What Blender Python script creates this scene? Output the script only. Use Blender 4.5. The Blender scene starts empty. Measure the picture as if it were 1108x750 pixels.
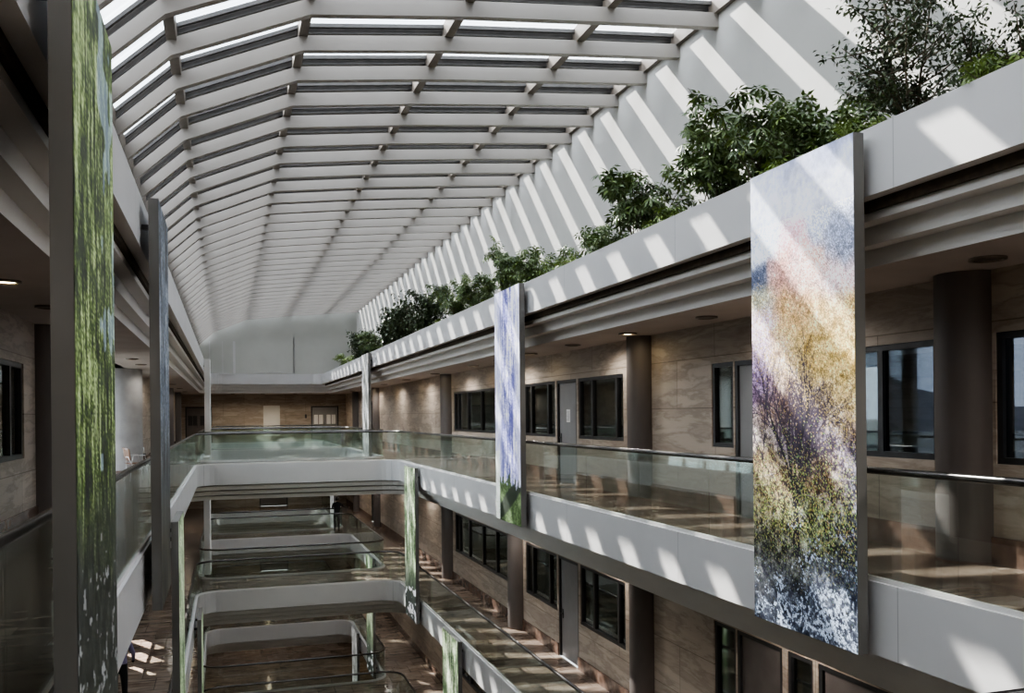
import bpy, bmesh, math, random
import numpy as np
from mathutils import Vector, Matrix, geometry
random.seed(7)
S = bpy.context.scene
COL = S.collection
PI = math.pi

# ------------------------------------------------------------------ place
# heights are measured from eye level while building; everything is lifted by LIFT at the end
LIFT = 14.308
PITCH = 4.23
FLOORS = [-1.618 - PITCH * i for i in range(4)]       # main, then three below (last one is the ground floor)
CEILS = [1.462 - PITCH * i for i in range(4)]
XL, XR = -0.94, 5.72                                  # void edges
WXL, WXR = -2.80, 7.64                                # gallery walls
YE = 57.5                                             # upper end wall
YT = 61.3                                             # far gallery wall
YB = -3.4                                             # wall behind
VOIDS = [(1.38, 31.75), (34.4, 45.0), (47.6, 57.5)]

# ------------------------------------------------------------------ materials
def new_mat(name):
    m = bpy.data.materials.new(name); m.use_nodes = True
    nt = m.node_tree
    return m, nt, nt.nodes['Principled BSDF']

def N(nt, kind, **kw):
    n = nt.nodes.new(kind)
    for k, v in kw.items():
        if k.startswith('i_'):
            n.inputs[k[2:].replace('_', ' ')].default_value = v
        else:
            setattr(n, k, v)
    return n

def ramp(nt, stops):
    r = nt.nodes.new('ShaderNodeValToRGB'); e = r.color_ramp.elements
    while len(e) > 1: e.remove(e[-1])
    e[0].position = stops[0][0]; e[0].color = (*stops[0][1], 1)
    for p, c in stops[1:]:
        q = e.new(p); q.color = (*c, 1)
    return r

def noisy(name, c1, c2, scale=3.0, rough=.5, stretch=(1, 1, 1), metal=0.0, bump=0.0, detail=5, spec=.5):
    m, nt, b = new_mat(name)
    tc = N(nt, 'ShaderNodeTexCoord'); mp = N(nt, 'ShaderNodeMapping'); mp.inputs['Scale'].default_value = stretch
    nt.links.new(tc.outputs['Object'], mp.inputs['Vector'])
    nz = N(nt, 'ShaderNodeTexNoise'); nz.inputs['Scale'].default_value = scale; nz.inputs['Detail'].default_value = detail
    nt.links.new(mp.outputs[0], nz.inputs['Vector'])
    r = ramp(nt, [(.3, c1), (.7, c2)])
    nt.links.new(nz.outputs['Fac'], r.inputs[0]); nt.links.new(r.outputs[0], b.inputs['Base Color'])
    b.inputs['Roughness'].default_value = rough; b.inputs['Metallic'].default_value = metal
    b.inputs['Specular IOR Level'].default_value = spec
    if bump:
        bp = N(nt, 'ShaderNodeBump'); bp.inputs['Strength'].default_value = bump; bp.inputs['Distance'].default_value = .01
        nt.links.new(nz.outputs['Fac'], bp.inputs['Height']); nt.links.new(bp.outputs[0], b.inputs['Normal'])
    return m

def stone_wall(name, tone=1.0):
    """cross-cut travertine in long courses: joints in world Y / Z"""
    m, nt, b = new_mat(name)
    tc = N(nt, 'ShaderNodeTexCoord'); sx = N(nt, 'ShaderNodeSeparateXYZ'); nt.links.new(tc.outputs['Object'], sx.inputs[0])
    ad = N(nt, 'ShaderNodeMath', operation='ADD'); nt.links.new(sx.outputs[0], ad.inputs[0]); nt.links.new(sx.outputs[1], ad.inputs[1])
    cb = N(nt, 'ShaderNodeCombineXYZ'); nt.links.new(ad.outputs[0], cb.inputs[0])
    zo = N(nt, 'ShaderNodeMath', operation='ADD'); zo.inputs[1].default_value = 50 * PITCH / 5.0 + 1.618; nt.links.new(sx.outputs[2], zo.inputs[0])
    nt.links.new(zo.outputs[0], cb.inputs[1])
    br = N(nt, 'ShaderNodeTexBrick'); br.inputs['Scale'].default_value = 1.0
    br.inputs['Brick Width'].default_value = 2.6; br.inputs['Row Height'].default_value = PITCH / 5.0
    br.inputs['Mortar Size'].default_value = .008; br.inputs['Mortar Smooth'].default_value = .2
    br.inputs['Color1'].default_value = (1, 1, 1, 1); br.inputs['Color2'].default_value = (.82, .82, .82, 1); br.inputs['Mortar'].default_value = (.45, .43, .4, 1)
    nt.links.new(cb.outputs[0], br.inputs['Vector'])
    mp = N(nt, 'ShaderNodeMapping'); mp.inputs['Scale'].default_value = (.45, .45, 2.6); nt.links.new(tc.outputs['Object'], mp.inputs['Vector'])
    n1 = N(nt, 'ShaderNodeTexNoise'); n1.inputs['Scale'].default_value = 1.3; n1.inputs['Detail'].default_value = 9; n1.inputs['Roughness'].default_value = .62; n1.inputs['Distortion'].default_value = .35
    nt.links.new(mp.outputs[0], n1.inputs['Vector'])
    t = tone
    r = ramp(nt, [(.28, (.22*t, .175*t, .14*t)), (.43, (.35*t, .295*t, .245*t)), (.49, (.27*t, .225*t, .18*t)), (.55, (.39*t, .335*t, .28*t)), (.75, (.45*t, .39*t, .33*t))])
    nt.links.new(n1.outputs['Fac'], r.inputs[0])
    mx = N(nt, 'ShaderNodeMixRGB', blend_type='MULTIPLY'); mx.inputs[0].default_value = 1
    nt.links.new(r.outputs[0], mx.inputs[1]); nt.links.new(br.outputs['Color'], mx.inputs[2])
    nt.links.new(mx.outputs[0], b.inputs['Base Color']); b.inputs['Roughness'].default_value = .5
    return m

def floor_stone(name, tone=1.0, rough=.16):
    m, nt, b = new_mat(name)
    tc = N(nt, 'ShaderNodeTexCoord')
    br = N(nt, 'ShaderNodeTexBrick'); br.offset = 0.5
    br.inputs['Scale'].default_value = 1.0; br.inputs['Brick Width'].default_value = .62; br.inputs['Row Height'].default_value = .95
    br.inputs['Mortar Size'].default_value = .006
    br.inputs['Color1'].default_value = (1, 1, 1, 1); br.inputs['Color2'].default_value = (.62, .6, .58, 1); br.inputs['Mortar'].default_value = (.3, .28, .26, 1)
    nt.links.new(tc.outputs['Object'], br.inputs['Vector'])
    mp = N(nt, 'ShaderNodeMapping'); mp.inputs['Scale'].default_value = (.6, 2.2, 1); nt.links.new(tc.outputs['Object'], mp.inputs['Vector'])
    n1 = N(nt, 'ShaderNodeTexNoise'); n1.inputs['Scale'].default_value = 2.2; n1.inputs['Detail'].default_value = 8; n1.inputs['Distortion'].default_value = 1.0
    nt.links.new(mp.outputs[0], n1.inputs['Vector'])
    t = tone
    r = ramp(nt, [(.3, (.13*t, .095*t, .074*t)), (.5, (.24*t, .19*t, .155*t)), (.72, (.37*t, .31*t, .26*t))])
    nt.links.new(n1.outputs['Fac'], r.inputs[0])
    mx = N(nt, 'ShaderNodeMixRGB', blend_type='MULTIPLY'); mx.inputs[0].default_value = 1
    nt.links.new(r.outputs[0], mx.inputs[1]); nt.links.new(br.outputs['Color'], mx.inputs[2])
    nt.links.new(mx.outputs[0], b.inputs['Base Color']); b.inputs['Roughness'].default_value = rough
    return m

def fascia_mat(name, c):
    m, nt, b = new_mat(name)
    tc = N(nt, 'ShaderNodeTexCoord'); sx = N(nt, 'ShaderNodeSeparateXYZ'); nt.links.new(tc.outputs['Object'], sx.inputs[0])
    a = N(nt, 'ShaderNodeMath', operation='ADD'); a.inputs[1].default_value = 100 * 4.14 - 6.7; nt.links.new(sx.outputs[1], a.inputs[0])
    mo = N(nt, 'ShaderNodeMath', operation='MODULO'); mo.inputs[1].default_value = 4.14; nt.links.new(a.outputs[0], mo.inputs[0])
    lt = N(nt, 'ShaderNodeMath', operation='LESS_THAN'); lt.inputs[1].default_value = .012; nt.links.new(mo.outputs[0], lt.inputs[0])
    nz = N(nt, 'ShaderNodeTexNoise'); nz.inputs['Scale'].default_value = .9; nz.inputs['Detail'].default_value = 6
    nt.links.new(tc.outputs['Object'], nz.inputs['Vector'])
    r = ramp(nt, [(.3, tuple(v * .93 for v in c)), (.7, c)]); nt.links.new(nz.outputs['Fac'], r.inputs[0])
    mx = N(nt, 'ShaderNodeMixRGB'); mx.inputs[2].default_value = (c[0]*.6, c[1]*.6, c[2]*.6, 1)
    nt.links.new(lt.outputs[0], mx.inputs[0]); nt.links.new(r.outputs[0], mx.inputs[1])
    nt.links.new(mx.outputs[0], b.inputs['Base Color']); b.inputs['Roughness'].default_value = .45
    return m

def glass_mat(name, tint, f0=.06, f1=.75, gloss=(.9, .95, .93)):
    m, nt, b = new_mat(name); nt.nodes.remove(b)
    out = nt.nodes['Material Output']
    tr = N(nt, 'ShaderNodeBsdfTransparent'); tr.inputs[0].default_value = (*tint, 1)
    gl = N(nt, 'ShaderNodeBsdfGlossy'); gl.inputs['Color'].default_value = (*gloss, 1); gl.inputs['Roughness'].default_value = .02
    lw = N(nt, 'ShaderNodeLayerWeight'); lw.inputs['Blend'].default_value = .25
    mr = N(nt, 'ShaderNodeMapRange'); mr.inputs['To Min'].default_value = f0; mr.inputs['To Max'].default_value = f1
    nt.links.new(lw.outputs['Fresnel'], mr.inputs['Value'])
    mx = N(nt, 'ShaderNodeMixShader'); nt.links.new(mr.outputs[0], mx.inputs[0])
    nt.links.new(tr.outputs[0], mx.inputs[1]); nt.links.new(gl.outputs[0], mx.inputs[2]); nt.links.new(mx.outputs[0], out.inputs[0])
    return m

def emit(name, c, s):
    m, nt, b = new_mat(name)
    b.inputs['Base Color'].default_value = (*c, 1)
    b.inputs['Emission Color'].default_value = (*c, 1); b.inputs['Emission Strength'].default_value = s
    return m

def picture_mat():
    m, nt, b = new_mat('printed_picture')
    a = N(nt, 'ShaderNodeAttribute', attribute_name='picture')
    nt.links.new(a.outputs['Color'], b.inputs['Base Color']); nt.links.new(a.outputs['Color'], b.inputs['Emission Color'])
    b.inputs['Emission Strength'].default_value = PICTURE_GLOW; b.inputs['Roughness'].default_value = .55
    return m

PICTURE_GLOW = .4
M = {
 'fascia': fascia_mat('white_painted_fascia', (.665, .655, .65)),
 'soffit': noisy('grey_soffit_paint', (.68, .665, .64), (.72, .705, .68), 2, .55),
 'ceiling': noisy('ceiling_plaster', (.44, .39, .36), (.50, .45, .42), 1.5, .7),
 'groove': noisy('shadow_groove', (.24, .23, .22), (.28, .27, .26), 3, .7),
 'plaster': noisy('white_plaster', (.62, .61, .585), (.70, .69, .665), .8, .6, detail=6),
 'endwall': noisy('end_wall_plaster', (.50, .50, .46), (.56, .56, .52), .8, .6, detail=6),
 'roof': noisy('warm_grey_metal', (.30, .277, .253), (.345, .32, .295), 1.2, .42),
 'rafter': noisy('brown_grey_metal', (.17, .145, .12), (.23, .20, .17), 4, .4),
 'purlin': noisy('dark_window_bar', (.045, .042, .04), (.075, .07, .066), 6, .35),
 'stone': stone_wall('travertine_cladding', 1.2),
 'stone_end': stone_wall('warm_travertine', 1.05),
 'floor': floor_stone('polished_brown_stone'),
 'base': noisy('red_brown_marble', (.085, .052, .04), (.20, .135, .105), 6, .25, detail=9),
 'column': noisy('dark_brown_column', (.095, .08, .075), (.125, .108, .10), 3, .5, (1, 1, .3)),
 'paleconc': noisy('pale_concrete', (.30, .295, .29), (.38, .375, .37), 2.5, .6),
 'frame': noisy('dark_metal_frame', (.018, .018, .02), (.03, .03, .032), 9, .35),
 'door': noisy('grey_door_paint', (.21, .21, .215), (.24, .24, .245), 3, .4),
 'browndoor': noisy('brown_grey_door', (.10, .085, .08), (.13, .115, .11), 3, .4),
 'rail': noisy('dark_steel_rail', (.10, .095, .09), (.14, .135, .13), 8, .22, metal=.85),
 'steel': noisy('brushed_steel', (.5, .5, .5), (.6, .6, .6), 20, .3, metal=.9),
 'glass': glass_mat('railing_glass', (.93, .96, .945), .03, .42),
 'roofglass': glass_mat('roof_glass', (.93, .95, .96), .03, .5),
 'viewglass': glass_mat('tinted_window_glass', (.20, .215, .235), .08, .8),
 'darkglass': glass_mat('dark_window_glass', (.72, .74, .74), .10, .8),
 'blind': noisy('drawn_blind', (.26, .26, .255), (.40, .40, .39), 7, .7, (1, 9, .3)),
 'paleblind': noisy('pale_blind', (.55, .52, .45), (.72, .68, .6), 7, .7, (1, 9, .3)),
 'paper': noisy('white_paper', (.7, .7, .7), (.78, .78, .78), 9, .8),
 'ink': noisy('grey_print', (.2, .2, .22), (.35, .35, .36), 30, .8),
 'casing': noisy('grey_panel_casing', (.185, .18, .17), (.21, .205, .195), 2, .5),
 'lamp_on': emit('lit_lamp_lens', (1, .82, .5), 14),
 'lamp_off': noisy('unlit_lamp_lens', (.05, .045, .04), (.08, .07, .06), 9, .3),
 'lamp_ring': noisy('lamp_ring', (.13, .11, .09), (.18, .15, .13), 9, .35, metal=.5),
 'soil': noisy('planting_soil', (.03, .02, .012), (.07, .05, .03), 12, .95, bump=.5),
 'bark': noisy('grey_brown_bark', (.09, .075, .05), (.18, .15, .11), 15, .85),
 'leaf': noisy('glossy_green_leaf', (.065, .115, .04), (.19, .26, .10), 2.5, .4),
 'leaf_dark': noisy('dark_green_leaf', (.034, .055, .026), (.085, .115, .05), 3, .4),
 'leaf_pale': noisy('yellow_green_leaf', (.10, .17, .03), (.22, .30, .06), 4, .45),
 'tan': noisy('tan_plywood', (.10, .042, .014), (.14, .06, .024), 6, .4, (1, 1, 6)),
 'black': noisy('black_fabric', (.010, .010, .012), (.018, .018, .02), 8, .8),
 'skin': noisy('skin', (.42, .26, .19), (.48, .31, .23), 5, .5),
 'hair': noisy('dark_hair', (.012, .010, .008), (.03, .022, .018), 20, .6),
 'lavender': noisy('lavender_shirt', (.24, .22, .38), (.30, .28, .45), 8, .8),
 'hill': noisy('hazy_hillside', (.045, .055, .075), (.075, .085, .10), .01, 1),
 'land': noisy('outside_ground', (.10, .11, .10), (.22, .22, .21), .03, 1),
 'picture': picture_mat(),
}

# ------------------------------------------------------------------ builders
class MB:
    """collects boxes / tubes / sheets and links them as one mesh object"""
    def __init__(s): s.v = []; s.f = []; s.mi = []; s.smooth = []
    def add(s, v, f, mi=0, sm=False):
        o = len(s.v); s.v += [tuple(p) for p in v]
        for q in f: s.f.append([i + o for i in q]); s.mi.append(mi); s.smooth.append(sm)
    def box(s, x0, x1, y0, y1, z0, z1, mi=0):
        v = [(x0,y0,z0),(x1,y0,z0),(x1,y1,z0),(x0,y1,z0),(x0,y0,z1),(x1,y0,z1),(x1,y1,z1),(x0,y1,z1)]
        s.add(v, [(0,3,2,1),(4,5,6,7),(0,1,5,4),(1,2,6,5),(2,3,7,6),(3,0,4,7)], mi)
    def tube(s, pts, r, n=8, closed=False, mi=0, caps=True):
        pts = [Vector(p) for p in pts]; m = len(pts)
        rs = r if isinstance(r, (list, tuple)) else [r] * m
        V = []; up0 = None
        for i, p in enumerate(pts):
            a = pts[(i - 1) % m] if (closed or i > 0) else p
            b = pts[(i + 1) % m] if (closed or i < m - 1) else p
            t = (b - a).normalized()
            up = Vector((0, 0, 1)) if abs(t.z) < .9 else Vector((1, 0, 0))
            if up0 is not None:
                up = up0
            e1 = t.cross(up)
            if e1.length < 1e-3: e1 = t.cross(Vector((.3, 1, .2)))
            e1.normalize(); e2 = e1.cross(t).normalized(); up0 = e2
            for k in range(n):
                an = 2 * PI * k / n
                V.append(p + e1 * (math.cos(an) * rs[i]) + e2 * (math.sin(an) * rs[i]))
        F = []
        for i in range(m if closed else m - 1):
            j = (i + 1) % m
            for k in range(n):
                F.append((i*n+k, i*n+(k+1) % n, j*n+(k+1) % n, j*n+k))
        if caps and not closed:
            F.append(tuple(range(n))[::-1]); F.append(tuple((m-1)*n+k for k in range(n)))
        s.add(V, F, mi, True)
    def disc(s, c, r, z0, z1, n=24, r1=None, mi=0):
        r1 = r if r1 is None else r1
        V = [(c[0]+math.cos(2*PI*k/n)*r, c[1]+math.sin(2*PI*k/n)*r, z0) for k in range(n)] + [(c[0]+math.cos(2*PI*k/n)*r1, c[1]+math.sin(2*PI*k/n)*r1, z1) for k in range(n)]
        F = [(k, (k+1) % n, n+(k+1) % n, n+k) for k in range(n)]
        s.add(V, F, mi, n > 12); s.add(V, [tuple(range(n))[::-1], tuple(range(n, 2*n))], mi)
    def build(s, name, mat, parent=None, rel=True):
        me = bpy.data.meshes.new(name)
        off = Vector(parent_world(parent)) if (parent is not None and rel) else Vector((0, 0, 0))
        me.from_pydata([(p[0]-off.x, p[1]-off.y, p[2]-off.z) for p in s.v], [], s.f)
        mats = mat if isinstance(mat, (list, tuple)) else [mat]
        for m in mats: me.materials.append(m)
        me.polygons.foreach_set('material_index', s.mi)
        me.polygons.foreach_set('use_smooth', s.smooth)
        me.update()
        o = bpy.data.objects.new(name, me); COL.objects.link(o)
        if parent is not None: o.parent = parent
        return o

def parent_world(o):
    p = Vector((0, 0, 0))
    while o is not None:
        p += o.location; o = o.parent
    return p

def tag(o, label=None, cat=None, group=None, kind=None):
    if label: o['label'] = label
    if cat: o['category'] = cat
    if group: o['group'] = group
    if kind: o['kind'] = kind
    return o

def empty(name, loc, label=None, cat=None, group=None, kind=None, rz=0):
    o = bpy.data.objects.new(name, None); COL.objects.link(o)
    o.location = loc; o.rotation_euler = (0, 0, rz); o.empty_display_size = .2
    return tag(o, label, cat, group, kind)

def copy_tree(o, parent=None):
    c = o.copy(); COL.objects.link(c); c.parent = parent
    for ch in list(o.children): copy_tree(ch, c)
    return c

# ------------------------------------------------------------------ voids, slabs, fascias
def loop(x0, x1, y0, y1, r, off=0.0, n=7):
    """rounded rectangle, counter-clockwise, pushed outwards by off"""
    pts = []
    for cx, cy, a0 in ((x1-r, y0+r, -90), (x1-r, y1-r, 0), (x0+r, y1-r, 90), (x0+r, y0+r, 180)):
        for k in range(n + 1):
            a = math.radians(a0 + 90 * k / n)
            pts.append((cx + math.cos(a) * (r + off), cy + math.sin(a) * (r + off)))
    return pts

def plate(name, mat, outer, holes, z, down=False, label=None, cat=None):
    """horizontal sheet with holes"""
    polys = [[Vector((x, y, 0)) for x, y in outer]] + [[Vector((x, y, 0)) for x, y in h] for h in holes]
    flat = [p for q in polys for p in q]
    tris = geometry.tessellate_polygon(polys)
    mb = MB(); F = []
    for t in tris:
        a, b, c = (flat[i] for i in t)
        nz = (b - a).cross(c - a).z
        if (nz > 0) == down: t = (t[0], t[2], t[1])
        F.append(tuple(t))
    mb.add([(p.x, p.y, z) for p in flat], F)
    o = mb.build(name, mat); return tag(o, label, cat, kind='structure')

def sweep(name, rect, prof, mats, label, r=.7):
    """profile [(offset, z, mat)] carried round the void edge"""
    mb = MB(); L = [loop(*rect, r, off) for off, z, _ in prof]
    n = len(L[0]); V = [(x, y, prof[i][1]) for i, l in enumerate(L) for x, y in l]
    for i in range(len(prof) - 1):
        F = [(i*n+k, i*n+(k+1) % n, (i+1)*n+(k+1) % n, (i+1)*n+k) for k in range(n)]
        mb.add(V if i == 0 else [], [], 0)
        for q in F: mb.f.append(list(q)); mb.mi.append(prof[i][2]); mb.smooth.append(False)
    o = mb.build(name, mats); return tag(o, label, 'fascia', kind='structure')

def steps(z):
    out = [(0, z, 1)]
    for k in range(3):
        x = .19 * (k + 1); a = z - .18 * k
        out += [(x + .03, a, 2), (x + .03, a - .045, 1), (x, a - .055, 1), (x, a - .18, 1)]  # dark colour at each riser top stands in for shade under the ledge
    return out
trim_n = [0]
def trim_name():
    trim_n[0] += 1; return 'trim_%d' % trim_n[0]
LV = ['main level', 'first level below', 'second level below', 'ground level']
outer = [(WXL, YB), (WXR, YB), (WXR, YT), (WXL, YT)]
R = .7
for li in range(4):
    zf = FLOORS[li]
    vs = [(XL, XR, a, b) for a, b in VOIDS]
    if li < 3:
        plate('floor', M['floor'], outer, [loop(*v, R, .10) for v in vs], zf, label='polished brown stone floor of the %s galleries' % LV[li], cat='floor')
        for vi, v in enumerate(vs):
            d = .646
            prof = [(.10, zf, 0), (.10, zf + .03, 0), (0, zf + .03, 0)] + steps(zf - d)
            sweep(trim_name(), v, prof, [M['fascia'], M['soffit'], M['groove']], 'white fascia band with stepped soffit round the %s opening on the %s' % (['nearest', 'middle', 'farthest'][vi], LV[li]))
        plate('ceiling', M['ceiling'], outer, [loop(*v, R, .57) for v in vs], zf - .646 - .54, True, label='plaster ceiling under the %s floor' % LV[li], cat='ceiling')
    else:
        plate('floor', M['floor'], outer, [], zf, label='stone floor at the bottom of the atrium', cat='floor')
# top: planter band and its soffit
top = (XL, XR, YB + .1, YE)
prof = [(.30, 2.20, 0), (.14, 2.20, 0), (.14, 2.63, 0), (0, 2.63, 0), (0, 2.0, 1), (.19, 2.0, 1), (.19, 1.82, 1), (.38, 1.82, 1), (.38, 1.64, 1), (.57, 1.64, 1), (.57, 1.462, 1)]
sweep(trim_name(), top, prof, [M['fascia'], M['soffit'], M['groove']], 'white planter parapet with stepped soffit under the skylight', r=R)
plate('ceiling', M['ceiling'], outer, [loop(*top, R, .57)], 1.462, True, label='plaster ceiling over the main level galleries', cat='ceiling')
UX = 7.9
mb = MB(); mb.box(XR + .14, UX, YB, YE, 1.9, 2.36)
o = mb.build('ground', M['soil']); tag(o, 'dark planting soil in the long trough behind the right parapet', 'soil', kind='structure')
mb = MB(); mb.box(-1.6, XL - .14, YB, YE, 1.9, 2.36)
o = mb.build('ground', M['soil']); tag(o, 'dark planting soil in the narrow trough behind the left parapet', 'soil', kind='structure')
# upper walls
mb = MB(); mb.box(UX, UX + .25, YB, YT, 1.5, 7.3); mb.box(UX - .004, UX, 24.86, 24.90, 2.36, 6.6)
tag(mb.build('wall_right', M['plaster']), 'white plaster wall behind the planters below the skylight', 'wall', kind='structure')
mb = MB(); mb.box(-1.85, -1.6, YB, YT, 1.5, 4.55)
tag(mb.build('wall_left', M['plaster']), 'low white wall behind the left parapet carrying the skylight', 'wall', kind='structure')
mb = MB(); mb.box(-1.85, 8.2, YE + .02, YE + .25, 1.99, 7.3)
tag(mb.build('wall_back', M['endwall']), 'pale plaster end wall under the skylight', 'wall', kind='structure')
mb = MB()
for x0, x1, z0, z1 in ((-.95, .55, 2.6, 4.6), (4.0, 4.05, 2.7, 4.9)):
    for a, b, c, d in ((x0, x1, z0, z0 + .05), (x1 - .05, x1, z0, z1), (x0, x0 + .04, z0, z1)): mb.box(a, b, YE - .03, YE + .02, c, d)
mb.box(.42, .5, YE - .06, YE + .02, 2.65, 4.6); mb.box(-.2, -.17, YE - .02, YE + .02, 2.65, 4.6); mb.box(1.6, 4.0, YE - .01, YE + .02, 2.7, 2.73)
tag(mb.build(trim_name(), M['fascia']), 'pale raised panel frame on the end wall', 'trim', kind='structure')
mb = MB(); mb.box(-5, 8.2, YB - .25, YB, FLOORS[3], 7.3)
tag(mb.build('wall_front', M['stone']), 'stone wall closing the near end of the atrium', 'wall', kind='structure')

# ------------------------------------------------------------------ walls with openings
def wall_open(name, X, t, y0, y1, z0, z1, ops, mat, label, axis='x'):
    """wall slab lying in the plane X..X+t, holes ops = [(ya, yb, za, zb)]"""
    ys = sorted({y0, y1, *[o[0] for o in ops], *[o[1] for o in ops]})
    mb = MB()
    for a, b in zip(ys[:-1], ys[1:]):
        if b - a < 1e-4: continue
        cuts = sorted((o[2], o[3]) for o in ops if o[0] <= a + 1e-5 and o[1] >= b - 1e-5)
        z = z0
        for c, d in cuts + [(z1, z1)]:
            if c > z + 1e-4:
                if axis == 'x': mb.box(min(X, X+t), max(X, X+t), a, b, z, c)
                else: mb.box(a, b, min(X, X+t), max(X, X+t), z, c)
            z = d
    return tag(mb.build(name, mat), label, 'wall', kind='structure')

win_n = [0]; door_n = [0]
def window(X, side, ya, yb, za, zb, mull, label, glass='darkglass', back='blind', bd=.35, hbar=False):
    """side=+1: wall lies towards +X (frame face looks to -X)"""
    win_n[0] += 1
    root = empty('window_%d' % win_n[0], (X, ya, za), label, 'window', kind='structure')
    s = side; fw = .07
    mb = MB(); xa, xb = sorted((X + s*.02, X + s*.12))
    mb.box(xa, xb, ya, yb, za, za + fw); mb.box(xa, xb, ya, yb, zb - fw, zb)
    mb.box(xa, xb, ya, ya + fw, za + fw, zb - fw); mb.box(xa, xb, yb - fw, yb, za + fw, zb - fw)
    for m_ in mull: mb.box(xa, xb, m_ - .045, m_ + .045, za + fw, zb - fw)
    if hbar: mb.box(xa, xb, ya + fw, yb - fw, zb - .5, zb - .46)
    mb.build('window_frame', M['frame'], root)
    edges = [ya + fw] + [q for m_ in mull for q in (m_ - .045, m_ + .045)] + [yb - fw]
    for a, b in zip(edges[::2], edges[1::2]):
        g = MB(); xa, xb = sorted((X + s*.065, X + s*.075)); g.box(xa, xb, a, b, za + fw, zb - fw)
        g.build('glass_pane', M[glass], root)
    if back:
        g = MB(); xa, xb = sorted((X + s*bd, X + s*(bd + .02))); g.box(xa, xb, ya - .3, yb + .3, za - .3, zb + .3)
        g.build('blind', M[back], root)
    return root

def door(X, side, ya, yb, z0, z1, label, mat='door', leaves=1, notice=False, lites=False, handle_at='lo'):
    door_n[0] += 1
    root = empty('door_%d' % door_n[0], (X, ya, z0), label, 'door', kind='structure')
    s = side; fw = .07
    xa, xb = sorted((X + s*.01, X + s*.14))
    mb = MB(); mb.box(xa, xb, ya, ya + fw, z0, z1); mb.box(xa, xb, yb - fw, yb, z0, z1); mb.box(xa, xb, ya + fw, yb - fw, z1 - fw, z1)
    mb.build('door_frame', M['frame'], root)
    w = (yb - ya - 2 * fw) / leaves
    for i in range(leaves):
        a = ya + fw + i * w + .006; b = a + w - .012
        lf = MB(); xa, xb = sorted((X + s*.05, X + s*.095)); lf.box(xa, xb, a, b, z0 + .01, z1 - fw - .008)
        leaf = lf.build('door_leaf', M[mat], root)
        h = MB(); hy = a + .1 if (handle_at == 'lo') != (i == 1) else b - .1
        xf = X + s*.05
        h.box(*sorted((xf, xf - s*.012)), hy - .03, hy + .03, z0 + .93, z0 + 1.15); h.tube([(xf - s*.05, hy, z0 + 1.05), (xf - s*.05, hy + (.12 if handle_at == 'lo' else -.12), z0 + 1.05)], .012, 8)
        h.tube([(xf, hy, z0 + 1.05), (xf - s*.05, hy, z0 + 1.05)], .012, 8)
        hd = h.build('door_handle', M['frame'], leaf, rel=False)
        hd.data.transform(Matrix.Translation(-parent_world(root)))
        if notice:
            p = MB(); c = (a + b) / 2; p.box(*sorted((xf, xf - s*.004)), c - .11, c + .11, z0 + 1.42, z0 + 1.72)
            for r_ in range(5): p.box(*sorted((xf - s*.004, xf - s*.006)), c - .08, c + .08 - .03*(r_ % 2), z0 + 1.47 + r_*.045, z0 + 1.485 + r_*.045, 1)
            q = p.build('paper_notice', [M['paper'], M['ink']], leaf, rel=False); q.data.transform(Matrix.Translation(-parent_world(root)))
    return root

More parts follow.
